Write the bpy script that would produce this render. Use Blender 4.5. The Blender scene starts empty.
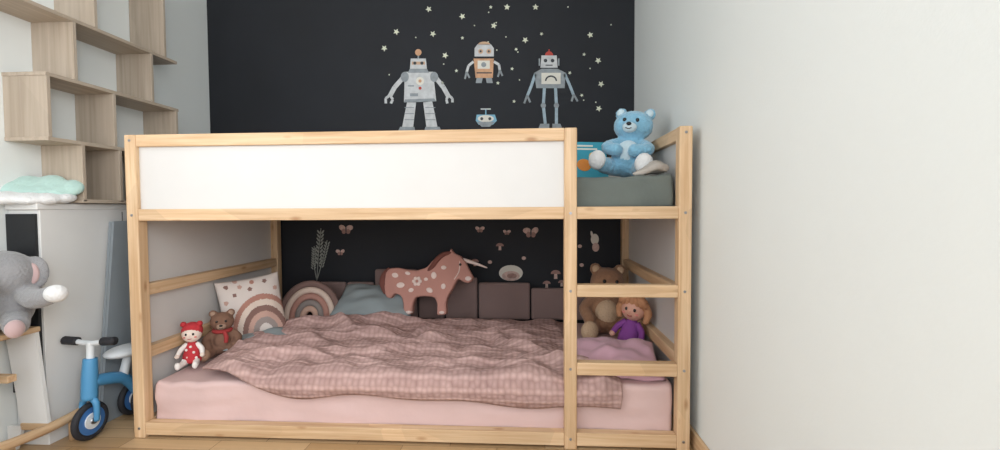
import bpy, bmesh, math, random
from mathutils import Matrix, Vector, noise
random.seed(4)
S=bpy.context.scene
COL=bpy.context.collection
# ------------------------------------------------------------ materials
def lin(h):
    h=h.lstrip('#');c=[int(h[i:i+2],16)/255 for i in (0,2,4)]
    return tuple([(x/12.92 if x<=.04045 else ((x+.055)/1.055)**2.4) for x in c]+[1])
def newmat(n):
    m=bpy.data.materials.new(n);m.use_nodes=True
    return m,m.node_tree,m.node_tree.nodes['Principled BSDF']
def mat(n,h,rough=.7,var=.06,scale=6,bump=0,bscale=60,metal=0,sheen=0):
    m,t,b=newmat(n)
    c=lin(h);N=t.nodes.new;L=t.links.new
    tc=N('ShaderNodeTexCoord');nz=N('ShaderNodeTexNoise');nz.inputs['Scale'].default_value=scale;nz.inputs['Detail'].default_value=4
    L(tc.outputs['Object'],nz.inputs['Vector'])
    r=N('ShaderNodeValToRGB')
    r.color_ramp.elements[0].position=.3;r.color_ramp.elements[1].position=.7
    r.color_ramp.elements[0].color=tuple([x*(1-var) for x in c[:3]]+[1])
    r.color_ramp.elements[1].color=tuple([min(1,x*(1+var)) for x in c[:3]]+[1])
    L(nz.outputs['Fac'],r.inputs['Fac']);L(r.outputs['Color'],b.inputs['Base Color'])
    b.inputs['Roughness'].default_value=rough;b.inputs['Metallic'].default_value=metal
    if sheen:
        b.inputs['Sheen Weight'].default_value=sheen
    if bump:
        n2=N('ShaderNodeTexNoise');n2.inputs['Scale'].default_value=bscale;n2.inputs['Detail'].default_value=3
        L(tc.outputs['Object'],n2.inputs['Vector'])
        bp=N('ShaderNodeBump');bp.inputs['Strength'].default_value=bump;bp.inputs['Distance'].default_value=.01
        L(n2.outputs['Fac'],bp.inputs['Height']);L(bp.outputs['Normal'],b.inputs['Normal'])
    return m
def wood(n,h1,h2,axis,fine=70,rough=.5,knots=True,tint=(.88,1.06)):
    m,t,b=newmat(n);N=t.nodes.new;L=t.links.new
    tc=N('ShaderNodeTexCoord');mp=N('ShaderNodeMapping')
    s=[fine]*3;s[axis]=fine*.04;mp.inputs['Scale'].default_value=s
    L(tc.outputs['Object'],mp.inputs['Vector'])
    nz=N('ShaderNodeTexNoise');nz.inputs['Scale'].default_value=1;nz.inputs['Detail'].default_value=5;nz.inputs['Distortion'].default_value=.6
    L(mp.outputs['Vector'],nz.inputs['Vector'])
    r=N('ShaderNodeValToRGB');r.color_ramp.elements[0].position=.3;r.color_ramp.elements[1].position=.68
    r.color_ramp.elements[0].color=lin(h2);r.color_ramp.elements[1].color=lin(h1)
    L(nz.outputs['Fac'],r.inputs['Fac'])
    mp2=N('ShaderNodeMapping');s2=[6.]*3;s2[axis]=3.0;mp2.inputs['Scale'].default_value=s2
    L(tc.outputs['Object'],mp2.inputs['Vector'])
    v=N('ShaderNodeTexVoronoi');v.inputs['Scale'].default_value=1
    L(mp2.outputs['Vector'],v.inputs['Vector'])
    hsv=N('ShaderNodeHueSaturation')
    mr=N('ShaderNodeMapRange');mr.inputs['To Min'].default_value=tint[0];mr.inputs['To Max'].default_value=tint[1]
    sp=N('ShaderNodeSeparateColor');L(v.outputs['Color'],sp.inputs['Color']);L(sp.outputs[0],mr.inputs['Value'])
    L(mr.outputs[0],hsv.inputs['Value']);L(r.outputs['Color'],hsv.inputs['Color'])
    out=hsv.outputs['Color']
    if knots:
        mp3=N('ShaderNodeMapping');s3=[16.]*3;s3[axis]=5.5;mp3.inputs['Scale'].default_value=s3;mp3.inputs['Location'].default_value=(.3,.7,.2)
        L(tc.outputs['Object'],mp3.inputs['Vector'])
        v3=N('ShaderNodeTexVoronoi');v3.inputs['Scale'].default_value=1;L(mp3.outputs[0],v3.inputs['Vector'])
        k=N('ShaderNodeMapRange');k.inputs['From Min'].default_value=.05;k.inputs['From Max'].default_value=.16;k.inputs['To Min'].default_value=.75;k.inputs['To Max'].default_value=0
        L(v3.outputs['Distance'],k.inputs['Value'])
        mx=N('ShaderNodeMix');mx.data_type='RGBA';L(k.outputs[0],mx.inputs[0]);L(out,mx.inputs[6]);mx.inputs[7].default_value=lin('#9A6B42');out=mx.outputs[2]
    L(out,b.inputs['Base Color']);b.inputs['Roughness'].default_value=rough
    return m
PINE=[wood('pine_%s'%'xyz'[i],'#DCBE9A','#C39E76',i) for i in range(3)]
OAK=[wood('oak_%s'%'xyz'[i],'#BEB0A0','#A99A89',i,50,.55,knots=False,tint=(.95,1.04)) for i in range(3)]
M={}
def C(n,h,**k):
    if n not in M: M[n]=mat(n,h,**k)
    return M[n]
WHITE=C('white_lacquer','#D0CECC',rough=.4,var=.015)
SILVER=C('steel','#9A9A9C',rough=.3,metal=.8,var=.02)
# ------------------------------------------------------------ builder
def empty(name,loc=(0,0,0)):
    e=bpy.data.objects.new(name,None);e.location=loc;e.empty_display_size=.05;COL.objects.link(e);return e
class B:
    def __init__(s,name,parent=None):
        s.bm=bmesh.new();s.name=name;s.mats=[];s.parent=parent
    def mi(s,m):
        if m not in s.mats:s.mats.append(m)
        return s.mats.index(m)
    def _tag(s,old,m,smooth,T=None):
        fs=[f for f in s.bm.faces if f not in old]
        i=s.mi(m)
        for f in fs:f.material_index=i;f.smooth=smooth
        if T is not None:
            vs=set(v for f in fs for v in f.verts);bmesh.ops.transform(s.bm,matrix=T,verts=list(vs))
        return fs
    def box(s,a,b,m,bev=.003,T=None):
        old=set(s.bm.faces)
        r=bmesh.ops.create_cube(s.bm,size=1)
        c=[(a[i]+b[i])/2 for i in range(3)];d=[abs(b[i]-a[i]) for i in range(3)]
        bmesh.ops.transform(s.bm,matrix=Matrix.Translation(c)@Matrix.Diagonal((*d,1)),verts=r['verts'])
        if bev:
            bev=min(bev,min(d)*.45)
            bmesh.ops.bevel(s.bm,geom=list(set(e for v in r['verts'] for e in v.link_edges)),offset=bev,segments=2,affect='EDGES',profile=.5)
        s._tag(old,m,False,T);return s
    def ell(s,c,r,m,R=None,seg=20,T=None):
        old=set(s.bm.faces)
        if not hasattr(r,'__len__'): r=(r,r,r)
        q=bmesh.ops.create_uvsphere(s.bm,u_segments=seg,v_segments=max(8,seg*2//3),radius=1)
        X=Matrix.Translation(c)@(R.to_4x4() if R else Matrix.Identity(4))@Matrix.Diagonal((*r,1))
        bmesh.ops.transform(s.bm,matrix=X,verts=q['verts'])
        s._tag(old,m,True,T);return s
    def cyl(s,p0,p1,r0,m,r1=None,seg=20,smooth=True,T=None):
        old=set(s.bm.faces);p0=Vector(p0);p1=Vector(p1);d=p1-p0
        q=bmesh.ops.create_cone(s.bm,cap_ends=True,segments=seg,radius1=r0,radius2=r0 if r1 is None else r1,depth=d.length)
        X=Matrix.Translation((p0+p1)/2)@d.to_track_quat('Z','Y').to_matrix().to_4x4()
        bmesh.ops.transform(s.bm,matrix=X,verts=q['verts'])
        for f in s._tag(old,m,smooth,T):
            if len(f.verts)>4:f.smooth=False
        return s
    def tube(s,pts,rad,m,seg=10,T=None,sub=5,closed=False):
        old=set(s.bm.faces)
        pts=[Vector(p) for p in pts]
        if not hasattr(rad,'__len__'):rad=[rad]*len(pts)
        P=[];Rr=[];n=len(pts)
        for i in range(n if closed else n-1):
            g=(lambda k:pts[k%n]) if closed else (lambda k:pts[min(max(k,0),n-1)])
            a,b,c,d=g(i-1),g(i),g(i+1),g(i+2)
            r0,r1=rad[i],rad[(i+1)%n]
            for k in range(sub):
                t=k/sub
                P.append(.5*((2*b)+(c-a)*t+(2*a-5*b+4*c-d)*t*t+(3*b-3*c+d-a)*t**3));Rr.append(r0+(r1-r0)*t)
        if not closed:P.append(pts[-1]);Rr.append(rad[-1])
        rings=[];up=None;K=len(P)
        for i,p in enumerate(P):
            tg=((P[(i+1)%K]-P[i-1]) if closed else (P[min(i+1,K-1)]-P[max(i-1,0)])).normalized()
            if up is None:
                up=tg.orthogonal().normalized()
            up=(up-tg*up.dot(tg)).normalized();sd=tg.cross(up)
            rings.append([s.bm.verts.new(p+Rr[i]*(math.cos(a)*up+math.sin(a)*sd)) for a in [2*math.pi*j/seg for j in range(seg)]])
        for i in range(K if closed else K-1):
            A=rings[i];Q=rings[(i+1)%K]
            for j in range(seg):
                s.bm.faces.new((A[j],A[(j+1)%seg],Q[(j+1)%seg],Q[j]))
        if not closed:
            s.bm.faces.new(rings[0][::-1]);s.bm.faces.new(rings[-1])
        s._tag(old,m,True,T);return s
    def poly(s,pts,m,ext=None,T=None,smooth=False):
        old=set(s.bm.faces)
        vs=[s.bm.verts.new(p) for p in pts]
        f=s.bm.faces.new(vs)
        if ext is not None:
            r=bmesh.ops.extrude_face_region(s.bm,geom=[f])
            bmesh.ops.translate(s.bm,vec=ext,verts=[v for v in r['geom'] if isinstance(v,bmesh.types.BMVert)])
        s._tag(old,m,smooth,T);return s
    def pillow(s,w,h,t,m,T,n=26,pw=2.6,wr=.0,seed=0,colf=None,pinch=.06):
        i0=s.mi(m)
        def pt(i,j,sg):
            u=-1+2*i/n;v=-1+2*j/n
            th=(max(0,1-abs(u)**pw)*max(0,1-abs(v)**pw))**.55
            x=u*w/2*(1-pinch*(1-v*v) *1.0);z=v*h/2*(1-pinch*(1-u*u))
            k=noise.noise(Vector((u*2.3+seed,v*2.3,sg)))*wr
            return Vector((x,sg*(t/2*th+k*th),z))
        F=[[s.bm.verts.new(T@pt(i,j,-1)) for j in range(n+1)] for i in range(n+1)]
        K=[[F[i][j] if i in(0,n) or j in(0,n) else s.bm.verts.new(T@pt(i,j,1)) for j in range(n+1)] for i in range(n+1)]
        for i in range(n):
            for j in range(n):
                mi=i0
                if colf:
                    mm=colf(-1+2*(i+.5)/n,-1+2*(j+.5)/n);mi=s.mi(mm) if mm else i0
                f=s.bm.faces.new((F[i][j],F[i+1][j],F[i+1][j+1],F[i][j+1]));f.material_index=mi;f.smooth=True
                f=s.bm.faces.new((K[i][j],K[i][j+1],K[i+1][j+1],K[i+1][j]));f.material_index=i0;f.smooth=True
        return s
    def done(s,remesh=None,smooth=6,noisy=0,recalc=True):
        if recalc:bmesh.ops.recalc_face_normals(s.bm,faces=s.bm.faces)
        me=bpy.data.meshes.new(s.name);s.bm.to_mesh(me);s.bm.free()
        for m in s.mats:me.materials.append(m)
        o=bpy.data.objects.new(s.name,me);COL.objects.link(o)
        if s.parent:o.parent=s.parent
        if remesh:
            r=o.modifiers.new('r','REMESH');r.mode='VOXEL';r.voxel_size=remesh;r.use_smooth_shade=True
            q=o.modifiers.new('s','SMOOTH');q.iterations=smooth;q.factor=.5
            if noisy:
                tx=bpy.data.textures.new('fur','CLOUDS');tx.noise_scale=.012
                d=o.modifiers.new('d','DISPLACE');d.texture=tx;d.strength=noisy;d.mid_level=.5
        return o
def RX(a):return Matrix.Rotation(math.radians(a),4,'X')
def RY(a):return Matrix.Rotation(math.radians(a),4,'Y')
def RZ(a):return Matrix.Rotation(math.radians(a),4,'Z')
def TR(*p):return Matrix.Translation(p)

# ------------------------------------------------------------ room
XL,XR,YB,YF,H=-.40,2.125,1.02,-3.2,2.6
wallw=C('wall_paint','#E0E4E3',rough=.85,var=.012,scale=1.5,bump=.05,bscale=150)
blk=C('chalk_black_paint','#191C23',rough=.75,var=.12,scale=3)
ceil=C('ceiling_paint','#EDEDEA',rough=.9,var=.01)
B('wall_back').box((XL-.1,YB,0),(XR+.1,YB+.1,H),blk,0).done()
def holed(name,xa,xb,y0,y1,z0,z1):
    q=B(name)
    q.box((xa,y1,0),(xb,YB,H),wallw,0).box((xa,YF,0),(xb,y0,H),wallw,0)
    q.box((xa,y0,0),(xb,y1,z0),wallw,0).box((xa,y0,z1),(xb,y1,H),wallw,0).done()
def win(name,x,y0,y1,z0,z1):
    wn=B(name)
    for a,b in [((x-.03,y0,z0),(x+.03,y1,z0+.06)),((x-.03,y0,z1-.06),(x+.03,y1,z1)),((x-.03,y0,z0+.06),(x+.03,y0+.06,z1-.06)),((x-.03,y1-.06,z0+.06),(x+.03,y1,z1-.06)),((x-.03,(y0+y1)/2-.04,z0+.06),(x+.03,(y0+y1)/2+.04,z1-.06))]:
        wn.box(a,b,WHITE)
    wn.done()
wy0,wy1,wz0,wz1=-2.6,-.75,.85,2.25
holed('wall_left',XL-.1,XL,wy0,wy1,wz0,wz1);win('window_1',XL-.05,wy0,wy1,wz0,wz1)
vy0,vy1=-3.0,-1.5
holed('wall_right',XR,XR+.1,vy0,vy1,wz0,wz1);win('added_window',XR+.05,vy0,vy1,wz0,wz1)  # unseen window in this wall is invented, to brighten the left wall
B('ceiling').box((XL-.1,YF,H),(XR+.1,YB+.1,H+.1),ceil,0).done()
m,t,b=newmat('parquet');N=t.nodes.new;L=t.links.new
tc=N('ShaderNodeTexCoord');br=N('ShaderNodeTexBrick')
br.inputs['Scale'].default_value=1;br.inputs['Brick Width'].default_value=.35;br.inputs['Row Height'].default_value=.07;br.inputs['Mortar Size'].default_value=.0012
br.inputs['Color1'].default_value=lin('#D2B28A');br.inputs['Color2'].default_value=lin('#B08C62');br.inputs['Mortar'].default_value=lin('#7E6042')
L(tc.outputs['Object'],br.inputs['Vector'])
mp=N('ShaderNodeMapping');mp.inputs['Scale'].default_value=(3,60,1);L(tc.outputs['Object'],mp.inputs['Vector'])
nz=N('ShaderNodeTexNoise');nz.inputs['Scale'].default_value=1;L(mp.outputs[0],nz.inputs['Vector'])
mx=N('ShaderNodeMix');mx.data_type='RGBA';mx.blend_type='MULTIPLY';mx.inputs[0].default_value=.25
L(br.outputs['Color'],mx.inputs[6]);L(nz.outputs['Fac'],mx.inputs[7]);L(mx.outputs[2],b.inputs['Base Color']);b.inputs['Roughness'].default_value=.35
B('floor').box((XL-.1,YF,-.1),(XR+.1,YB+.1,0),m,0).done()
B('baseboard_right').box((XR-.014,YF,.0),(XR,YB,.06),PINE[1],.003).done()

# ------------------------------------------------------------ bed
bed=B('bunk_bed')
P=.045;W=2.09;D=.99
for x in (0,1.645,2.045): bed.box((x,0,.0),(x+P,P,1.16),PINE[2],.004)
for x in (0,2.045): bed.box((x,D-P,0),(x+P,D,1.16),PINE[2],.004)
for z0,z1 in ((1.115,1.16),(.836,.88),(.012,.06)):
    bed.box((P,.002,z0),(1.645,.04,z1),PINE[0],.003)
    bed.box((P,D-.04,z0),(2.045,D-.002,z1),PINE[0],.003)
for z0,z1 in ((.836,.88),(.556,.60),(.272,.318),(.012,.06)):
    bed.box((1.69,.002,z0),(2.045,.04,z1),PINE[0],.003)
for x in (0.004,2.049):
    for z0,z1 in ((1.115,1.16),(.836,.88),(.545,.59),(.30,.345),(.012,.06)):
        bed.box((x,P,z0),(x+.036,D-P,z1),PINE[1],.003)
bed.box((P,.016,.88),(1.645,.022,1.115),WHITE,0)
bed.box((P,D-.022,.88),(2.045,D-.016,1.115),WHITE,0)
bed.box((.006,P,.88),(.012,D-P,1.115),WHITE,0);bed.box((2.07,P,.88),(2.076,D-P,1.115),WHITE,0)
bed.box((.0035,P,.06),(.006,D-P,.836),WHITE,0);bed.box((2.082,P,.06),(2.086,D-P,.836),WHITE,0)
for k in range(14):
    x=.09+k*.143
    bed.box((x,.04,.80+.04),(x+.06,D-.04,.856),PINE[1],.002)
    bed.box((x,.04,.014),(x+.06,D-.04,.03),PINE[1],.002)
bed.box((P,.04,.858),(2.045,D-.04,.868),WHITE,0)
bed.box((P,.04,.031),(2.045,D-.04,.038),WHITE,0)
for x,z in ((.022,1.138),(2.067,1.138),(1.667,.857),(2.067,.857),(2.067,.578),(2.067,.295),(.022,.857),(.022,.038),(1.667,.038),(2.067,.038),(1.667,.578),(1.667,.295)):
    bed.cyl((x,.003,z),(x,-.0015,z),.005,SILVER,seg=12)
bed.done(recalc=True)

def softbox(name,a,b,m,r=.05,wr=.006,tilt=0):
    bb=B(name);bb.mi(m)
    bm=bb.bm
    q=bmesh.ops.create_cube(bm,size=1)
    c=[(a[i]+b[i])/2 for i in range(3)];d=[b[i]-a[i] for i in range(3)]
    bmesh.ops.transform(bm,matrix=Matrix.Translation(c)@Matrix.Diagonal((*d,1)),verts=bm.verts[:])
    bmesh.ops.bevel(bm,geom=bm.edges[:],offset=r,segments=5,affect='EDGES',profile=.5)
    bmesh.ops.subdivide_edges(bm,edges=[e for e in bm.edges if e.calc_length()>.08],cuts=36,use_grid_fill=True)
    for v in bm.verts:
        k=(v.co.z-a[2])/d[2]
        n=noise.noise(v.co*5)*wr+noise.noise(Vector((v.co.x*9,v.co.y*9,v.co.z*22)))*wr*.6
        cx=min(abs(v.co.x-a[0]),abs(v.co.x-b[0]))
        n+=math.exp(-cx/.25)*.005*math.sin(v.co.x*60+v.co.z*50)
        v.co.z+=n*k+tilt*k*(v.co.x-c[0]);v.co.y+=n*.8
    for f in bm.faces:f.smooth=True
    return bb.done()
sage=C('sage_jersey','#646B67',rough=.85,var=.1,bump=.25,bscale=22)
pinks=C('pink_sheet','#D2B5B2',rough=.85,var=.04,bump=.3,bscale=12)
softbox('mattress',(.048,.046,.87),(2.043,.94,.99),sage,.016,.009)
softbox('mattress',(.046,.042,.040),(2.044,.943,.218),pinks,.020,.010,tilt=.016)

# knitted blanket -------------------------------------------------
m,t,b=newmat('pink_knit');N=t.nodes.new;L=t.links.new
uv=N('ShaderNodeUVMap');sx=N('ShaderNodeSeparateXYZ');L(uv.outputs[0],sx.inputs[0])
def mth(op,a,bv=None):
    n=N('ShaderNodeMath');n.operation=op
    for i,v in enumerate((a,bv)):
        if v is None:continue
        if isinstance(v,(int,float)):n.inputs[i].default_value=v
        else:L(v,n.inputs[i])
    return n.outputs[0]
# irregular popcorn stitches arranged in cross-wise ribs: jittered cells, wider than tall
nzw=N('ShaderNodeTexNoise');nzw.inputs['Scale'].default_value=9;L(uv.outputs[0],nzw.inputs['Vector'])
mpk=N('ShaderNodeMapping');mpk.inputs['Scale'].default_value=(46,62,1);L(uv.outputs[0],mpk.inputs['Vector'])
vk=N('ShaderNodeTexVoronoi');vk.inputs['Scale'].default_value=1;vk.inputs['Randomness'].default_value=.35;L(mpk.outputs[0],vk.inputs['Vector'])
cell=mth('SUBTRACT',1.0,vk.outputs['Distance'])
rib=mth('SINE',mth('ADD',mth('MULTIPLY',sx.outputs[1],2*math.pi*31),mth('MULTIPLY',nzw.outputs['Fac'],2.2)))
rr=mth('ADD',mth('MULTIPLY',cell,.75),mth('MULTIPLY',rib,.13))
nzb=N('ShaderNodeTexNoise');nzb.inputs['Scale'].default_value=4;L(uv.outputs[0],nzb.inputs['Vector'])
rc=mth('ADD',mth('MULTIPLY',rr,.8),mth('MULTIPLY',nzb.outputs['Fac'],.4))
cr=N('ShaderNodeValToRGB');cr.color_ramp.elements[0].color=lin('#8F706C');cr.color_ramp.elements[1].color=lin('#CBABA5');cr.color_ramp.elements[0].position=.15;cr.color_ramp.elements[1].position=.85
L(rc,cr.inputs[0]);L(cr.outputs[0],b.inputs['Base Color'])
bp=N('ShaderNodeBump');bp.inputs['Strength'].default_value=.9;bp.inputs['Distance'].default_value=.006;L(rr,bp.inputs['Height']);L(bp.outputs[0],b.inputs['Normal'])
b.inputs['Roughness'].default_value=.95
KN=m
bb=B('knitted_blanket');bb.mi(KN);bm=bb.bm;uvl=bm.loops.layers.uv.new('UVMap')
NX,NY=200,116
def lerp(a,b,t):return a+(b-a)*t
def bl(u,v):
    xl=lerp(.12,.19,v**.7)+.02*math.sin(v*7);xr=lerp(1.68,1.86,min(1,v*1.05))+.02*math.sin(v*9+1)
    x=lerp(xl,xr,u)
    L0=.84
    drop=.066+.012*math.sin(u*9)+.007*math.sin(u*23+2)+(.02 if u>.85 else 0)*(u-.85)/.15+.018*math.exp(-((u-.68)/.2)**2)
    if u<.3: drop-=(.3-u)**1.5*.8
    tot=L0+drop
    s=v*tot
    yb=.885;top=.236;r=.04;yedge=.028
    if s<(yb-yedge-r): y=yb-s;z=top;nrm=Vector((0,0,1))
    else:
        q=s-(yb-yedge-r);a=min(q/r,math.pi/2)
        y=yedge+r-r*math.sin(a);z=top-r+r*math.cos(a);nrm=Vector((0,-math.sin(a),math.cos(a)))
        if q>r*math.pi/2:z-=q-r*math.pi/2
        y-=.004
    w=max(0,nrm.z)
    e=.010+.010*noise.noise(Vector((x*3,s*3,0)))
    rd=0
    for (cx,cs,ang,ln,wd,hh) in ((.45,.30,.15,.35,.05,.055),(.75,.22,-.1,.3,.045,.045),(.40,.5,.3,.3,.036,.044),(1.2,.18,.05,.35,.05,.03),(.95,.62,-.15,.5,.034,.036),(1.5,.55,.9,.3,.032,.036),(1.35,.35,.2,.3,.035,.032),(.5,.70,.12,.25,.026,.036),(.7,.44,.05,.4,.024,.03),(1.1,.46,-.3,.3,.028,.03),(1.65,.72,.4,.2,.026,.028),(1.25,.74,.1,.35,.026,.024),(.35,.62,.5,.18,.020,.026),(.62,.34,1.0,.12,.022,.024),(1.0,.33,-.8,.14,.022,.024),(.85,.74,.6,.12,.02,.02)):
        dx=x-cx;ds=s-cs;a=dx*math.cos(ang)+ds*math.sin(ang);c=-dx*math.sin(ang)+ds*math.cos(ang)
        c+=.02*math.sin(a*14)
        rd+=hh*math.exp(-(a/ln)**2*1.5-(c/wd)**2)
    rd+=.024*(noise.noise(Vector((x*7+3,s*9,1)))+.5)+.010*noise.noise(Vector((x*16,s*22,5)))
    rd+=.03*math.exp(-((x-.6)/.4)**2-((s-.25)/.25)**2)
    off=e+rd*(.35+.65*w)
    ed=min(1,min(u,1-u)*25,(v)*25+.2,(1-v)*25+.2)
    off=.006+max(off,.002)*ed
    return Vector((x,y,z))+nrm*off,(x,s)
G=[[None]*(NY+1) for _ in range(NX+1)]
for i in range(NX+1):
    for j in range(NY+1):
        p,q=bl(i/NX,j/NY);G[i][j]=(bm.verts.new(p),q)
for i in range(NX):
    for j in range(NY):
        qs=[G[i][j],G[i+1][j],G[i+1][j+1],G[i][j+1]]
        f=bm.faces.new([k[0] for k in qs]);f.smooth=True
        for l,k in zip(f.loops,qs):l[uvl].uv=k[1]
o=bb.done();so=o.modifiers.new('t','SOLIDIFY');so.thickness=.01;so.offset=-1

# ------------------------------------------------------------ wall art
def wa(u,v,lay=0):   # art layout units -> metres on the back wall
    t=(u-500)/450;y=YB-.002-lay*.0008;dy=y+1.615
    k=dy/(1+.06*t);h=208.5+(500-u)*.0055
    z=.874+(h-v)*k/450
    return Vector((1.512+k*(t-.06)+.0055*(z-.874),y,z))
class Art(B):
    def pg(s,pts,m,lay=0): return s.poly([wa(u,v,lay) for u,v in pts],m)
    def oval(s,u,v,a,b2,m,lay=0,n=24,rot=0,a0=0,a1=360):
        P=[]
        for k in range(n+(0 if a1-a0==360 else 1)):
            an=math.radians(a0+(a1-a0)*k/n);x=a*math.cos(an);y=b2*math.sin(an);r=math.radians(rot)
            P.append((u+x*math.cos(r)-y*math.sin(r),v+x*math.sin(r)+y*math.cos(r)))
        return s.pg(P,m,lay)
    def line(s,pts,w,m,lay=0):
        for (a,b2),(c,d) in zip(pts,pts[1:]):
            L2=math.hypot(c-a,d-b2);nx=-(d-b2)/L2*w/2;ny=(c-a)/L2*w/2
            s.pg([(a+nx,b2+ny),(c+nx,d+ny),(c-nx,d-ny),(a-nx,b2-ny)],m,lay)
        return s
lg=C('decal_lightgrey','#C6C8CA',var=.12,scale=40);gy=C('decal_grey','#8F969B',var=.15,scale=40);dk=C('decal_dark','#3B3E44');cr_=C('decal_cream','#DEDAD0')
orr=C('decal_orange','#C79A78',var=.15,scale=40);red=C('decal_red','#B4443A');blu=C('decal_blue','#9DB0BC',var=.15,scale=40);tan=C('decal_tan','#C9A78A');cy=C('decal_cyan','#7FB0C8')
A=Art('robot_wall_decal')
A.pg([(406,73),(434,73),(437,102),(405,103)],lg,1)
A.pg([(406,100),(435,99),(437,102),(405,103)],gy,2)
A.pg([(412,60),(427,60),(428,72),(411,72)],lg,1).pg([(411,70),(428,70),(430,74),(409,74)],gy,2).pg([(413,63),(426,63),(426,66),(413,66)],tan,2).oval(416,64.5,1.6,1.6,dk,3).oval(423,64.5,1.6,1.6,dk,3)
A.line([(419.5,60),(419.5,55)],1.5,gy,1).oval(419.5,54,3.2,3.2,orr,2)
A.oval(406,78,4,5,gy,2).oval(435,78,4,5,gy,2)
A.line([(405,78),(396,88),(391,97)],4.5,lg,1).line([(436,78),(444,88),(449,97)],4.5,lg,1)
A.line([(391,96),(387,99),(387,104)],2.5,lg,2).line([(391,96),(394,100),(392,104)],2.5,lg,2)
A.line([(449,96),(447,100),(448,104)],2.5,lg,2).line([(449,96),(453,99),(453,103)],2.5,lg,2)
A.pg([(408,103),(417,103),(414,127),(403,127)],lg,1).pg([(424,103),(433,102),(438,127),(427,127)],lg,1)
A.pg([(401,127),(415,127),(416,131),(399,131)],gy,2).pg([(426,127),(440,127),(442,131),(425,131)],gy,2)
A.oval(421,82,4,4,cr_,2).oval(421,82,1.6,1.6,orr,3).pg([(411,94),(419,94),(419,97),(411,97)],gy,2).oval(421,89,1.5,1.5,red,2).pg([(409,86),(415,86),(415,87.5),(409,87.5)],gy,2)
for q in range(3):A.line([(405.5,108+q*6),(415,108+q*6)],.8,gy,2);A.line([(426,108+q*6),(436,108+q*6)],.8,gy,2)
A.done(recalc=False)
A=Art('robot_wall_decal')
A.pg([(475,50),(478,46),(491,46),(494,50),(494,58),(475,58)],lg,1).oval(484.5,46.5,6,3,tan,1,a0=180,a1=360).oval(481,53,2.4,2.4,tan,2).oval(489,53,2.4,2.4,tan,2).oval(481,53,1.1,1.1,dk,3).oval(489,53,1.1,1.1,dk,3)
A.pg([(474,60),(494,60),(493,79),(476,79)],orr,1).pg([(478,62),(490,62),(490,70),(478,70)],cr_,2).oval(484,66,2.5,2.5,gy,3).line([(477,74),(492,74)],1.2,dk,2)
A.line([(474,63),(469,67),(467,74)],2.5,lg,1).line([(467,73),(465.5,80)],1.8,gy,2).line([(467,73),(470,79)],1.8,gy,2)
A.line([(494,63),(499,66),(500,72)],2.5,lg,1).line([(500,71),(498,78)],1.8,gy,2).line([(500,71),(502.5,77)],1.8,gy,2)
A.pg([(477,79),(483,79),(482,84),(476,84)],gy,1).pg([(486,79),(492,79),(493,84),(487,84)],gy,1)
A.done(recalc=False)
A=Art('robot_wall_decal')
A.pg([(541,57),(556,57),(557,69),(540,69)],lg,1).oval(548.5,57,4,4,red,2,a0=180,a1=360).oval(545,62,1.8,1.8,dk,2).oval(552,62,1.8,1.8,dk,2).line([(545,66.5),(552,66.5)],1,dk,2)
A.line([(539,60),(539,67)],1.5,gy,1).line([(558,60),(558,67)],1.5,gy,1).line([(548.5,54),(548.5,51)],1.2,red,1)
A.pg([(534,74),(541,70),(557,70),(565,74),(564,89),(536,89)],gy,1).pg([(541,74),(560,74),(560,85),(541,85)],cr_,2).oval(550.5,82,6,5.5,dk,3,a0=180,a1=360).oval(550.5,82,4.5,4,cr_,4,a0=180,a1=360)
A.line([(535,75),(531,87),(527,97)],2.8,blu,1).line([(564,75),(569,86),(573,96)],2.8,blu,1)
A.line([(527,96),(524,104)],2,gy,2).line([(527,96),(530,103)],2,gy,2).line([(573,95),(571,102)],2,gy,2).line([(573,95),(577,102)],2,gy,2)
A.line([(544,89),(543,106),(545,124)],3,blu,1).line([(555,89),(556,106),(556,124)],3,blu,1)
A.oval(543,106,2.6,2.6,gy,2).oval(556,106,2.6,2.6,gy,2)
A.pg([(540,124),(549,124),(549,129),(538,129)],gy,2).pg([(552,124),(560,124),(562,129),(552,129)],gy,2)
A.done(recalc=False)
A=Art('robot_wall_decal')
A.pg([(477,115),(495,115),(497,121),(493,125),(479,125),(476,121)],cy,1).oval(486,119,8,3.5,cr_,2).oval(482,119,1.5,1.5,dk,3).oval(490,119,1.5,1.5,dk,3).line([(486,115),(486,110)],1.2,cy,1).line([(481,109.5),(491,109.5)],1.2,lg,1)
A.pg([(477,122),(495,122),(490,127),(482,127)],gy,2)
A.done(recalc=False)
cs=C('star_foil','#D5D8C4',var=.1)
A=Art('star_wall_decals')
for i,(u,v) in enumerate([(386,50),(398,34),(430,12),(434,36),(446,57),(463,19),(494,28),(507,10),(535,10),(525,42),(589,37),(597,62),(600,85),(598,109),(516,51),(443,84),(583,56),(498,84),(491,10),(569,74),(581,96),(463,40),(457,72),(512,70),(514,102),(541,36)]):
    r=3.3 if i<14 else 1.9
    rot=random.random()*72
    pts=[]
    for k in range(10):
        q=r if k%2==0 else r*.45;an=math.radians(rot+36*k);pts.append((u+q*math.cos(an),v+q*math.sin(an)))
    A.pg(pts,cs,1)
for k in range(16):
    u=random.uniform(380,610);v=random.uniform(5,118)
    A.oval(u,v,.7,.7,cs,1,n=8)
A.done(recalc=False)
pk=C('decal_pink','#CDB0A6',var=.2,scale=60);ol=C('decal_olive','#8D908A',var=.2,scale=60);ro=C('decal_rose','#A07C74',var=.2,scale=60)
A=Art('meadow_wall_decals')
A.line([(316,281),(318,255),(321,228)],.8,ol,1).line([(316,281),(323,258),(327,240)],.8,ol,1).line([(316,281),(313,262),(314,246)],.8,ol,1)
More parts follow.
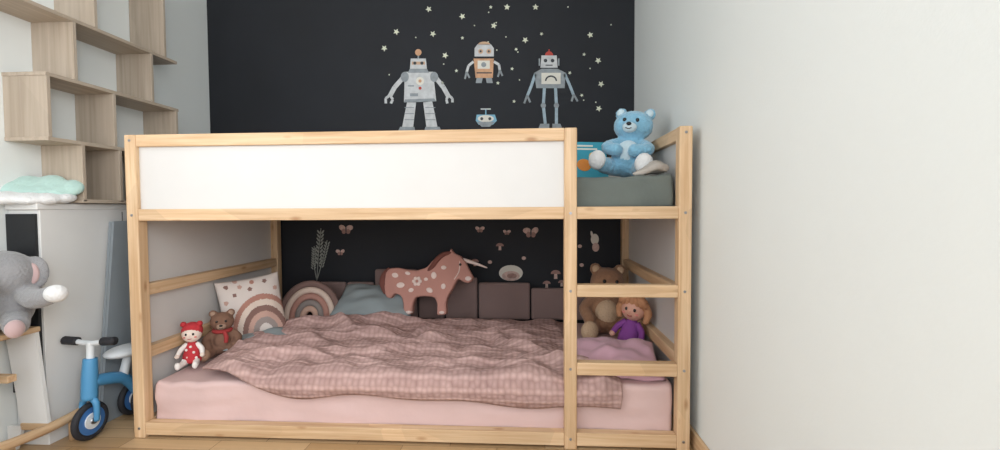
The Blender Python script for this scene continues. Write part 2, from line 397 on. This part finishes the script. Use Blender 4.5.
for k in range(9):
    f=k/9
    for (u0,v0,u1,v1,sz) in ((318,262,321,228,1),(321,266,328,240,.75),(313,268,314,246,.7)):
        u=u0+(u1-u0)*f;v=v0+(v1-v0)*f
        A.oval(u-2*sz,v,.9*sz,2.6*sz,ol,2,rot=-35,n=8).oval(u+2*sz,v,.9*sz,2.6*sz,ol,2,rot=35,n=8)
def bfly(u,v,s,r=0):
    A.oval(u-s,v-s*.4,s,s*.75,pk,1,rot=25+r,n=14).oval(u+s,v-s*.4,s,s*.75,pk,1,rot=-25+r,n=14).oval(u-s*.6,v+s*.6,s*.6,s*.7,ro,2,n=12).oval(u+s*.6,v+s*.6,s*.6,s*.7,ro,2,n=12).oval(u,v,s*.18,s,dk,3,n=8)
bfly(346,229,3.6,10);bfly(340,252,2.3,-15);bfly(480,229,2.4,5);bfly(531,232,4,-20);bfly(507,232,2,9)
def mush(u,v,s):
    A.oval(u,v,s,s*.8,ro,1,a0=180,a1=360).pg([(u-s*.3,v),(u+s*.3,v),(u+s*.35,v+s),(u-s*.35,v+s)],pk,1)
mush(500,246,4);mush(475,262,4);mush(556,274,5);mush(547,284,4);mush(562,283,3.5)
A.oval(595,239,4,5.5,cr_,1).oval(596,247,3.5,4.5,pk,2).oval(592,234,1.2,3.5,cr_,2,rot=-12,n=10)
A.oval(511,273,12,8,cr_,1).oval(511,276,9,5,pk,2).oval(512,276,5,2.6,ro,3)
for u,v in ((582,265),(580,246),(490,262),(524,258)):A.oval(u,v,2.2,1.8,pk,1,n=12)
A.done(recalc=False)

# ------------------------------------------------------------ padded wall panels
tp=C('taupe_velvet','#7D6864',rough=.9,var=.06,sheen=.15)
e=empty('headboard_pads')
for i,(x0,x1,z) in enumerate(((.30,.465,.455),(.47,.63,.455),(.635,.882,.53),(.887,1.04,.50),(1.045,1.23,.485),(1.235,1.53,.455),(1.535,1.78,.425),(1.785,2.03,.425))):
    q=B('pad_%d'%(i+1),e).box((x0,.915,.245),(x1-.002,.944,z),tp,.012).done()

# ------------------------------------------------------------ pillows
pw=C('pillow_cotton','#DCD2CC',rough=.9,var=.04);rb=[C('rainbow_%d'%i,h,rough=.9) for i,h in enumerate(('#8A6A62','#C4A093','#B38375','#E0CFC2','#9C8F8B'))]
dots=[(-.7,.8),(-.3,.75),(.1,.85),(.5,.8),(-.8,.3),(-.75,-.2),(-.5,.5),(.82,.5),(-.85,-.7),(0,.62),(-.4,.95)]
def rain(u,v):
    cx,cy=.28,-.85;r=math.hypot(u-cx,(v-cy)*.85)
    if v<cy:return None
    for k,(a,b2) in enumerate(((.9,1.05),(.73,.9),(.56,.73),(.40,.56),(.22,.40))):
        if a<=r<b2:return rb[(2,3,0,1,4)[k]]
    for i,(a,b2) in enumerate(dots):
        if math.hypot(u-a,v-b2)<.07 and r>1.12:return rb[i%3]
    return None
B('rainbow_pillow').pillow(.28,.31,.10,pw,TR(.168,.50,.395)@RZ(36)@RX(-14)@RY(-7),n=72,colf=rain,seed=3,wr=.008).done()
q=B('rainbow_cushion')
T=TR(.325,.76,.295)@RZ(6)@RX(-10)
for k,(r,c) in enumerate(((.152,'#7E6660'),(.122,'#D8C3B5'),(.092,'#B08478'),(.062,'#8D8480'),(.034,'#C9A796'))):
    pts=[(r*math.cos(a),0,r*1.15*math.sin(a)-.0) for a in [math.pi*i/10 for i in range(11)]]
    pts=[(pts[0][0],0,-.055)]+pts+[(pts[-1][0],0,-.055)]
    q.tube(pts,[.0175]*len(pts),C('arch_%d'%k,c,rough=.95,bump=.3,bscale=200),seg=12,T=T)
q.done()
gp=C('grey_linen','#8E989B',rough=.9,var=.05)
B('grey_pillow').pillow(.46,.30,.12,gp,TR(.68,.80,.355)@RX(-58)@RY(4),seed=8,wr=.02).done()
B('grey_pillow').pillow(.36,.28,.07,gp,TR(.25,.50,.262)@RZ(28)@RX(-84),seed=12,wr=.015).done()
lv=C('pink_fleece','#CDA3B2',rough=.95,var=.06,sheen=.2)
B('pink_pillow').pillow(.335,.30,.085,lv,TR(1.868,.205,.272)@RZ(-6)@RX(-79),seed=5,wr=.03).done()

# ------------------------------------------------------------ horse cushion (silhouette cushion)
hp=C('horse_pink','#B8877C',rough=.9,var=.08);hw=C('horse_spot','#E2CFC8',rough=.9);hm=C('horse_mane','#74463E',rough=.9)
def hz(u,v):
    k=.00524
    return ((u-431)*k,(316-v)*k)
out=[(381,290),(378,281),(380,273),(386,268),(394,267),(403,269),(414,270),(424,267),(430,260),(436,254),(443,251),(447,252),(449,247),(452,252),(459,255),(464,261),(468,269),(472,276),(471,281),(466,283),(461,281),(457,278),(454,283),(451,289),(447,295),(445,303),(446,314),(436,315),(436,303),(433,297),(423,296),(414,297),(411,304),(411,314),(402,315),(401,303),(399,296),(392,293),(388,299),(383,297)]
e=empty('horse_cushion')
TH=TR(1.01,.74,.305)@RX(-10)
q=B('body',e)
pts=[(hz(u,v)[0],-.03,hz(u,v)[1]) for u,v in out]
q.poly(pts,hp,ext=(0,.06,0),T=TH).done(remesh=.006,smooth=12)
q=B('markings',e)
def H3(u,v,y=-.028):
    a,b2=hz(u,v);return (a,y,b2)
for u,v,a,b2 in ((392,275,5,3.5),(398,285,6,4),(428,290,5,3.5),(409,290,4,3),(432,275,4,5),(442,267,4,3),(424,279,3,2.5),(442,286,3.5,4),(405,273,4,2.5)):
    q.ell(H3(u,v,-.029),(a*.0038,.004,b2*.0038),hw,RY(u*37%60-30).to_3x3(),T=TH,seg=14)
for k in range(6):
    a=k*math.pi/3;q.ell((hz(415,281)[0]+.017*math.cos(a),-.033,hz(415,281)[1]+.017*math.sin(a)),(.010,.004,.010),hw,T=TH,seg=12)
for u,v in ((441,312),(407,312)):q.ell(H3(u,v,-.015),(.022,.02,.012),hw,T=TH,seg=12)
q.ell(H3(467,278,-.018),(.022,.018,.016),hw,T=TH,seg=14)
q.tube([H3(449,252,-.02),H3(441,254,-.026),H3(435,259,-.028),H3(430,266,-.028),H3(425,271,-.02)],[.010,.014,.015,.013,.008],hm,T=TH)
q.tube([H3(385,268,-.01),H3(380,275,-.02),H3(379,284,-.02),H3(382,294,-.015)],[.01,.016,.018,.008],hm,T=TH)
q.tube([H3(461,259,-.005),H3(472,262,-.003),H3(486,267,0)],[.012,.009,.003],hw,T=TH)
q.ell(H3(459,264,-.032),(.007,.004,.007),C('black_button','#151314',rough=.25),T=TH,seg=12)
q.tube([H3(453,279,-.028),H3(458,270,-.031),H3(458,258,-.026)],.003,hw,T=TH)
q.done()

# ------------------------------------------------------------ plush toys
BE=C('bead_black','#100E0F',rough=.2)
def teddy(name,T,s,body,muz,paw,scarf=None,nose=BE,fur=.004,earin=None,arms='down',hs=1.0):
    """sitting bear, unit: total height ~1, faces -Y"""
    e=empty(name);X=T@Matrix.Scale(s,4)
    q=B('body',e)
    q.ell((0,0,.30),(.24,.20,.30),body,T=X).ell((0,-.03,.20),(.25,.22,.20),body,T=X)
    q.ell((0,-.03,.72),(.235*hs,.21,.21),body,T=X)
    q.ell((-.17*hs,.0,.90),(.085,.05,.085),body,T=X).ell((.17*hs,.0,.90),(.085,.05,.085),body,T=X)
    q.ell((0,-.21,.67),(.10,.08,.08),body,T=X)
    if arms=='down':
        q.tube([(-.17,-.02,.48),(-.30,-.10,.36),(-.27,-.24,.26)],[.085,.085,.08],body,T=X);q.tube([(.17,-.02,.48),(.30,-.10,.36),(.27,-.24,.26)],[.085,.085,.08],body,T=X)
        q.ell((-.26,-.25,.25),.085,body,T=X).ell((.26,-.25,.25),.085,body,T=X)
    else:
        q.tube([(-.17,-.04,.46),(-.27,-.18,.38),(-.14,-.29,.33)],[.09,.09,.085],body,T=X);q.tube([(.17,-.04,.46),(.27,-.18,.38),(.14,-.29,.33)],[.09,.09,.085],body,T=X)
        q.ell((-.12,-.29,.33),.09,body,T=X).ell((.12,-.29,.33),.09,body,T=X)
    q.tube([(-.13,-.05,.12),(-.24,-.28,.11),(-.29,-.44,.12)],[.12,.11,.10],body,T=X);q.tube([(.13,-.05,.12),(.24,-.28,.11),(.29,-.44,.12)],[.12,.11,.10],body,T=X)
    q.done(remesh=.02*s if s>.2 else .004,smooth=5,noisy=fur)
    q=B('details',e)
    q.ell((0,-.235,.655),(.095,.07,.07),muz,T=X)
    q.ell((0,-.31,.685),(.035,.025,.025),nose,T=X,seg=12)
    q.tube([(-.04,-.298,.635),(0,-.305,.62),(.04,-.298,.635)],.006,BE,T=X,seg=6)
    for sx in (-1,1):
        q.ell((sx*.085,-.222,.76),(.026,.018,.028),BE,T=X,seg=12)
        q.ell((sx*.17*hs,-.035,.90),(.055,.03,.055),earin or muz,T=X,seg=14)
        q.ell((sx*.30,-.49,.14),(.115,.08,.13),paw,T=X,seg=16)
    q.ell((0,-.13,.30),(.17,.13,.20),muz if scarf is None else body,T=X)
    if scarf:
        pts=[(.16*math.cos(a),-.03+.16*math.sin(a),.53) for a in [2*math.pi*i/10 for i in range(10)]]
        q.tube(pts,.045,scarf,T=X,closed=True);q.tube([(.05,-.19,.53),(.09,-.25,.42),(.08,-.26,.30)],[.04,.045,.04],scarf,T=X)
    q.done();return e
bluep=C('blue_plush','#7FB4D0',rough=.95,var=.15,scale=25,sheen=.5,bump=.6,bscale=120);bluel=C('blue_plush_light','#C5D9E2',rough=.95,sheen=.5,bump=.4,bscale=120);wp=C('white_plush','#DEDFE0',rough=.95,sheen=.3,bump=.5,bscale=120)
teddy('blue_teddy_bear',TR(1.930,.325,1.0)@RZ(-24)@RY(7)@RX(-6),.305,bluep,bluel,wp,arms='hug',hs=1.14,fur=.007)
br1=C('brown_plush','#9A7358',rough=.95,var=.12,bump=.5,bscale=120,sheen=.2);br2=C('tan_plush','#C6A98C',rough=.95,var=.1,bump=.5,bscale=120)
teddy('brown_teddy_bear',TR(1.905,.74,.225)@RZ(4)@RY(4),.37,br1,br2,br2)
teddy('brown_teddy_bear',TR(.125,.34,.222)@RZ(30),.205,C('mocha_plush','#80604F',rough=.95,var=.1,bump=.4),C('mocha_light','#A58A78',rough=.95),C('mocha_light2','#9A7B66',rough=.95),scarf=C('scarf_red','#A63A3A',rough=.9),fur=.002)
redf=C('red_felt','#B8323A',rough=.9,var=.06);fc=C('face_cream','#E6D5CA',rough=.8);whf=C('white_felt','#E8E2DE',rough=.9)
def doll(name,T,s,hair,dress,skin,cap=None,hairlong=True,dots=None,legs=None):
    e=empty(name);X=T@Matrix.Scale(s,4);q=B('body',e)
    q.ell((0,-.0,.70),(.20,.18,.20),skin,T=X)
    q.tube([(0,0,.08),(0,0,.22),(0,0,.40),(0,0,.52)],[.20,.19,.13,.07],dress,T=X,seg=18)
    q.ell((0,0,.14),(.20,.17,.14),dress,T=X)
    for sx in(-1,1):
        q.tube([(sx*.09,0,.46),(sx*.20,-.06,.36),(sx*.24,-.16,.26)],[.06,.055,.045],legs or dress,T=X)
        q.ell((sx*.245,-.18,.24),.05,skin,T=X,seg=12)
        q.tube([(sx*.09,-.05,.10),(sx*.13,-.22,.08),(sx*.16,-.38,.07)],[.075,.065,.055],legs or skin,T=X)
        q.ell((sx*.165,-.42,.09),(.06,.06,.085),whf,T=X,seg=12)
        q.ell((sx*.07,-.165,.72),(.024,.015,.03),BE,T=X,seg=10)
        q.ell((sx*.11,-.15,.65),(.03,.015,.02),C('cheek','#D98A82',rough=.8),T=X,seg=10)
    q.ell((0,-.18,.68),(.018,.02,.016),skin,T=X,seg=10)
    q.tube([(-.04,-.17,.62),(0,-.178,.61),(.04,-.17,.62)],.008,C('lip','#A8453F'),T=X,seg=6)
    if cap:
        q.ell((0,.035,.76),(.215,.19,.20),cap,T=X)
        for sx in(-1,1):q.ell((sx*.16,.0,.92),.065,cap,T=X,seg=12)
    else:
        q.ell((0,.045,.75),(.225,.20,.205),hair,T=X)
        for k in range(9):
            a=math.pi*(k/8);q.tube([(.02*math.cos(a),-.02,.95),(.17*math.cos(a),-.12,.88),(.225*math.cos(a),-.06-.05*math.sin(a),.78)],[.03,.05,.03],hair,T=X,seg=8)
        for sx in(-1,1):q.tube([(sx*.17,0,.82),(sx*.24,.02,.66),(sx*.22,.0,.50)],[.07,.07,.04],hair,T=X)
    if dots:
        for sx,z in((-.08,.36),(.07,.30),(-.05,.20),(.12,.18),(0,.42),(-.14,.14)):q.ell((sx,-.165+ .3*max(0,z-.25),z),(.03,.02,.03),dots,T=X,seg=10)
    q.done();return e
doll('rag_doll',TR(.088,.20,.222)@RZ(22),.185,redf,redf,fc,cap=redf,dots=whf,legs=whf)
doll('baby_doll',TR(1.965,.43,.24)@RZ(-32)@RY(8),.265,C('auburn_hair','#B98560',rough=.7,bump=.5),C('purple_dress','#7F3F8C',rough=.85),C('doll_skin','#D3A08C',rough=.5))
tq=C('turquoise_cloth','#3F9DB4',rough=.85,var=.1);
q=B('toy_storybook');T=TR(1.795,.54,1.092)@RZ(12)@RX(-14)
pp=C('paper','#E8E4D8')
q.box((-.095,-.015,-.095),(.095,-.011,.095),tq,.001,T=T).box((-.095,.011,-.095),(.095,.015,.095),tq,.001,T=T).box((-.09,-.011,-.09),(.093,.011,.09),pp,0,T=T).box((-.097,-.015,-.095),(-.093,.015,.095),tq,.001,T=T)
q.ell((-.02,-.016,-.02),(.035,.002,.03),C('orange_print','#D9873A'),T=T).ell((.03,-.016,.02),(.024,.002,.024),C('yellow_print','#E0C060'),T=T)
for k in range(2):q.box((-.06,-.0165,.055+.016*k),(.05-.02*k,-.0150,.063+.016*k),pp,0,T=T)
q.done()
q=B('crumpled_muslin_blanket');mus=C('muslin','#A9A29B',rough=.95,var=.1,bump=.4,bscale=90)
for k in range(6):
    y=.075+.02*k
    q.tube([(1.90+.012*k,y,.998),(1.94,y+.01*math.sin(k),1.006+.006*math.sin(k*3)),(1.985,y-.008,1.026+.01*math.sin(k*2)),(2.028,y+.008,1.018)],[.006,.012,.016,.015],mus)
q.done(remesh=.005,smooth=4,noisy=.006)

# ------------------------------------------------------------ left side: shelf unit
sh=B('zigzag_wall_shelf');x0,x1=XL,-.228;th=.014
rows=[.905,1.14,1.375,1.61,2.05]
def brd(z,ya,yb):sh.box((x0,ya,z-th/2),(x1,yb,z+th/2),OAK[1],.0015)
def vp(y,r):sh.box((x0,y,rows[r]+th/2),(x1,y+th,rows[r+1]-th/2),OAK[2],.0015)
brd(1.14,-.066,.56);brd(1.375,-.066,.56);brd(1.61,-.30,.56);brd(.913,.055,.45);brd(2.05,.1,.56)
vp(.058,0);vp(.22,0);vp(.42,0)
vp(-.064,1);vp(.20,1);vp(.54,1)
vp(.04,2);vp(.40,2)
vp(.48,3);vp(.13,3)
sh.done()
cb=B('white_cabinet');cw=C('cabinet_white','#DEDEDD',rough=.45,var=.02);cx1=-.27;cy0=-.077;XC=XL+.002
cb.box((XC,cy0,.88),(cx1,.98,.904),cw,.003).box((XC,cy0+.012,.0),(cx1-.004,.97,.88),cw,.002)
for y in (.27,.62):cb.box((cx1-.005,y,.03),(cx1-.003,y+.004,.87),C('shadow_gap','#777777'),0)
cb.box((XC,cy0+.002,.20),(cx1-.014,cy0+.013,.865),C('chalkboard','#17191D',rough=.6),.001)
cb.done()
mint=C('mint_plush','#B4D3CC',rough=.95,sheen=.3,bump=.3,bscale=90)
for nm,mm,T,s in (('cloud_cushion',mint,TR(-.325,-.01,.958)@RZ(30)@RX(-45),.92),('cloud_cushion',wp,TR(-.325,-.05,.925)@RZ(40)@RX(-78),.95)):
    q=B(nm)
    for a,b2,r in ((-.10,0,.040),(-.05,.025,.052),(.02,.03,.055),(.09,.01,.045),(0,-.02,.055),(.05,-.02,.045),(-.06,-.02,.045)):
        q.ell((a*s,0,b2*s),(r*s,.022,r*s),mm,T=T)
    q.done(remesh=.006,smooth=6)
q=B('folded_play_mat');gm=C('grey_mat','#8B9399',rough=.85,var=.05)
for k in range(2):
    o=.0125*k
    q.poly([(-.266+o,.20,.83),(-.266+o,.34,.83),(-.246+o,.40,.0),(-.246+o,.09,.0)],gm,ext=(.011,0,0))
q.done()
ch=B('small_wooden_chair')
ch.box((-.395,-.30,.435),(-.265,-.085,.455),PINE[1],.004)
ch.tube([(-.232,-.36,.115),(-.230,-.28,.098),(-.228,-.18,.088),(-.228,-.08,.086),(-.228,.02,.094)],[.016,.017,.017,.017,.016],PINE[1],seg=14)
ch.poly([(-.39,-.10,.435),(-.27,-.10,.435),(-.236,-.10,.09),(-.34,-.10,.09)],cw,ext=(0,.012,0))
ch.poly([(-.39,-.29,.435),(-.27,-.29,.435),(-.236,-.29,.09),(-.34,-.29,.09)],cw,ext=(0,.012,0))
ch.box((-.39,-.34,.0),(-.36,-.09,.03),PINE[1],.003)
ch.box((-.34,-.105,.075),(-.235,-.087,.10),PINE[0],.003).box((-.34,-.295,.075),(-.235,-.277,.10),PINE[0],.003)
ch.cyl((-.23,-.30,.085),(-.23,-.30,.0),.012,PINE[2]).cyl((-.228,-.02,.08),(-.228,-.02,.0),.012,PINE[2])
ch.poly([(-.39,-.105,.09),(-.33,-.105,.09),(-.36,-.105,.0),(-.39,-.105,.0)],cw,ext=(0,.012,0))
ch.box((-.385,-.20,.285),(-.262,-.17,.31),PINE[0],.003)
ch.done()
# elephant plush
gpz=C('grey_plush','#8F8F92',rough=.95,sheen=.4,bump=.5,bscale=120,var=.08);pkp=C('pink_plush','#BDA2A2',rough=.95,sheen=.3)
e=empty('elephant_plush');T=TR(-.29,-.15,.459)@Matrix.Scale(1.0,4)
q=B('body',e)
q.ell((-.01,.0,.09),(.07,.06,.09),gpz,T=T).ell((.0,-.02,.20),(.085,.075,.08),gpz,T=T)
q.tube([(.02,-.08,.19),(.035,-.12,.14),(.045,-.13,.08),(.065,-.13,.05)],[.036,.03,.024,.022],gpz,T=T)
q.tube([(.05,0,.13),(.12,-.03,.115),(.20,-.04,.135)],[.035,.035,.03],gpz,T=T)
q.tube([(-.05,0,.15),(-.08,-.03,.10),(-.07,-.06,.06)],[.035,.035,.03],gpz,T=T)
q.tube([(.03,-.02,.04),(.08,-.06,.035),(.10,-.075,.03)],[.04,.036,.034],gpz,T=T);q.tube([(-.04,-.02,.04),(-.03,-.09,.035),(-.03,-.12,.035)],[.04,.038,.035],gpz,T=T)
q.ell((.065,.02,.20),(.04,.015,.06),gpz,RZ(25).to_3x3(),T=T).ell((-.07,.02,.21),(.03,.015,.07),gpz,RZ(-25).to_3x3(),T=T)
q.done(remesh=.006,smooth=5,noisy=.003)
q=B('details',e)
q.ell((.068,.005,.197),(.022,.012,.038),pkp,RZ(25).to_3x3(),T=T).ell((.212,-.045,.137),(.034,.03,.03),wp,T=T).ell((.125,-.10,.03),(.022,.026,.03),pkp,T=T)
q.ell((.04,-.088,.215),(.009,.006,.01),BE,T=T,seg=10).ell((-.03,-.092,.215),(.009,.006,.01),BE,T=T,seg=10)
q.done()
q=B('wooden_ring_toy');rx,ry=-.272,-.285
q.tube([(rx+.024*math.cos(a),ry,.755+.024*math.sin(a)) for a in [2*math.pi*i/8 for i in range(8)]],.008,PINE[0],closed=True);q.cyl((rx-.008,ry,.735),(rx-.02,ry,.462),.005,PINE[2]);q.cyl((rx-.02,ry,.456),(rx-.02,ry,.468),.020,PINE[0]);q.done()
# balance bike
bb_=C('bike_blue','#4F93C2',rough=.4,var=.03);bd=C('rubber_black','#24252B',rough=.7);bn=C('bike_navy','#3F70AC',rough=.4);bwht=C('bike_white','#D9DEE2',rough=.4)
e=empty('balance_bike')
def wheel(n,c,r,w=.012):
    q=B(n,e);c=Vector(c)
    pts=[c+Vector((0,r*math.cos(a),r*math.sin(a))) for a in [2*math.pi*i/16 for i in range(16)]]
    q.tube(pts,w,bd,closed=True,sub=3);q.cyl(c-Vector((w*.7,0,0)),c+Vector((w*.7,0,0)),r*.9,bn,seg=32);q.cyl(c-Vector((w*1.1,0,0)),c+Vector((w*1.1,0,0)),r*.5,bwht,seg=24);q.cyl(c-Vector((w*1.6,0,0)),c+Vector((w*1.6,0,0)),r*.2,SILVER);q.done()
e.location=(-.026,.085,0)
wheel('front_wheel',(-.135,-.10,.072),.060)
wheel('rear_wheel_1',(-.158,.115,.072),.060);wheel('rear_wheel_2',(-.10,.115,.072),.060)
q=B('frame',e)
q.tube([(-.135,-.10,.155),(-.135,-.095,.24),(-.135,-.09,.31)],[.026,.026,.022],bb_)
for x in(-.162,-.108):q.tube([(x,-.10,.072),(x,-.10,.14),(-.135,-.10,.165)],[.009,.011,.013],bb_)
q.tube([(-.135,-.09,.30),(-.135,-.088,.35),(-.135,-.088,.372)],[.013,.013,.013],bwht)
q.tube([(-.20,-.088,.375),(-.135,-.088,.368),(-.07,-.088,.375)],.010,bwht)
q.tube([(-.24,-.088,.378),(-.185,-.088,.375)],.016,bd);q.tube([(-.085,-.088,.375),(-.035,-.088,.378)],.016,bd)
q.tube([(-.135,-.09,.22),(-.135,-.0,.20),(-.133,.06,.17),(-.131,.115,.085)],[.024,.024,.022,.016],bb_)
q.cyl((-.158,.115,.072),(-.10,.115,.072),.010,bb_)
q.tube([(-.133,.04,.18),(-.133,.06,.24),(-.133,.07,.28)],[.018,.016,.014],bwht)
q.ell((-.13,.06,.293),(.060,.088,.024),bwht)
q.done()

# ------------------------------------------------------------ light
w=bpy.data.worlds.new('sky');S.world=w;w.use_nodes=True
bg=w.node_tree.nodes['Background'];bg.inputs[0].default_value=(.90,.955,1,1);bg.inputs[1].default_value=1.08
def area(n,loc,rot,sx,sy,p,c=(1,1,1)):
    l=bpy.data.lights.new(n,'AREA');l.shape='RECTANGLE';l.size=sx;l.size_y=sy;l.energy=p;l.color=c
    o=bpy.data.objects.new(n,l);o.location=loc;o.rotation_euler=rot;COL.objects.link(o);return o
area('window_and_fill_light',(XL-.12,(wy0+wy1)/2,1.55),(0,-math.pi/2,0),1.35,1.8,27,(.95,.985,1))
area('window_and_fill_light',(XR+.12,(vy0+vy1)/2,1.55),(0,math.pi/2,0),1.35,1.45,66,(.98,.99,1))  # fill lamp added at the invented right-hand window, aimed at the left wall
area('added_front_fill',(.9,YF-.1,1.4),(math.pi/2,0,0),2.3,2.0,23,(.98,.99,1))  # unseen fill lamp added at the open front end of the room
# ------------------------------------------------------------ camera
cam=bpy.data.cameras.new('camera');co=bpy.data.objects.new('camera',cam);COL.objects.link(co)
co.location=(1.5122,-1.6150,.8740)
co.rotation_euler=(Matrix.Rotation(.06,3,'Z')@Matrix.Rotation(math.pi/2-.0359,3,'X')@Matrix.Rotation(-.0055,3,'Z')).to_euler()
cam.sensor_width=36;cam.lens=450.3*36/1000;cam.clip_start=.02
S.camera=co
S.view_settings.view_transform='Standard'
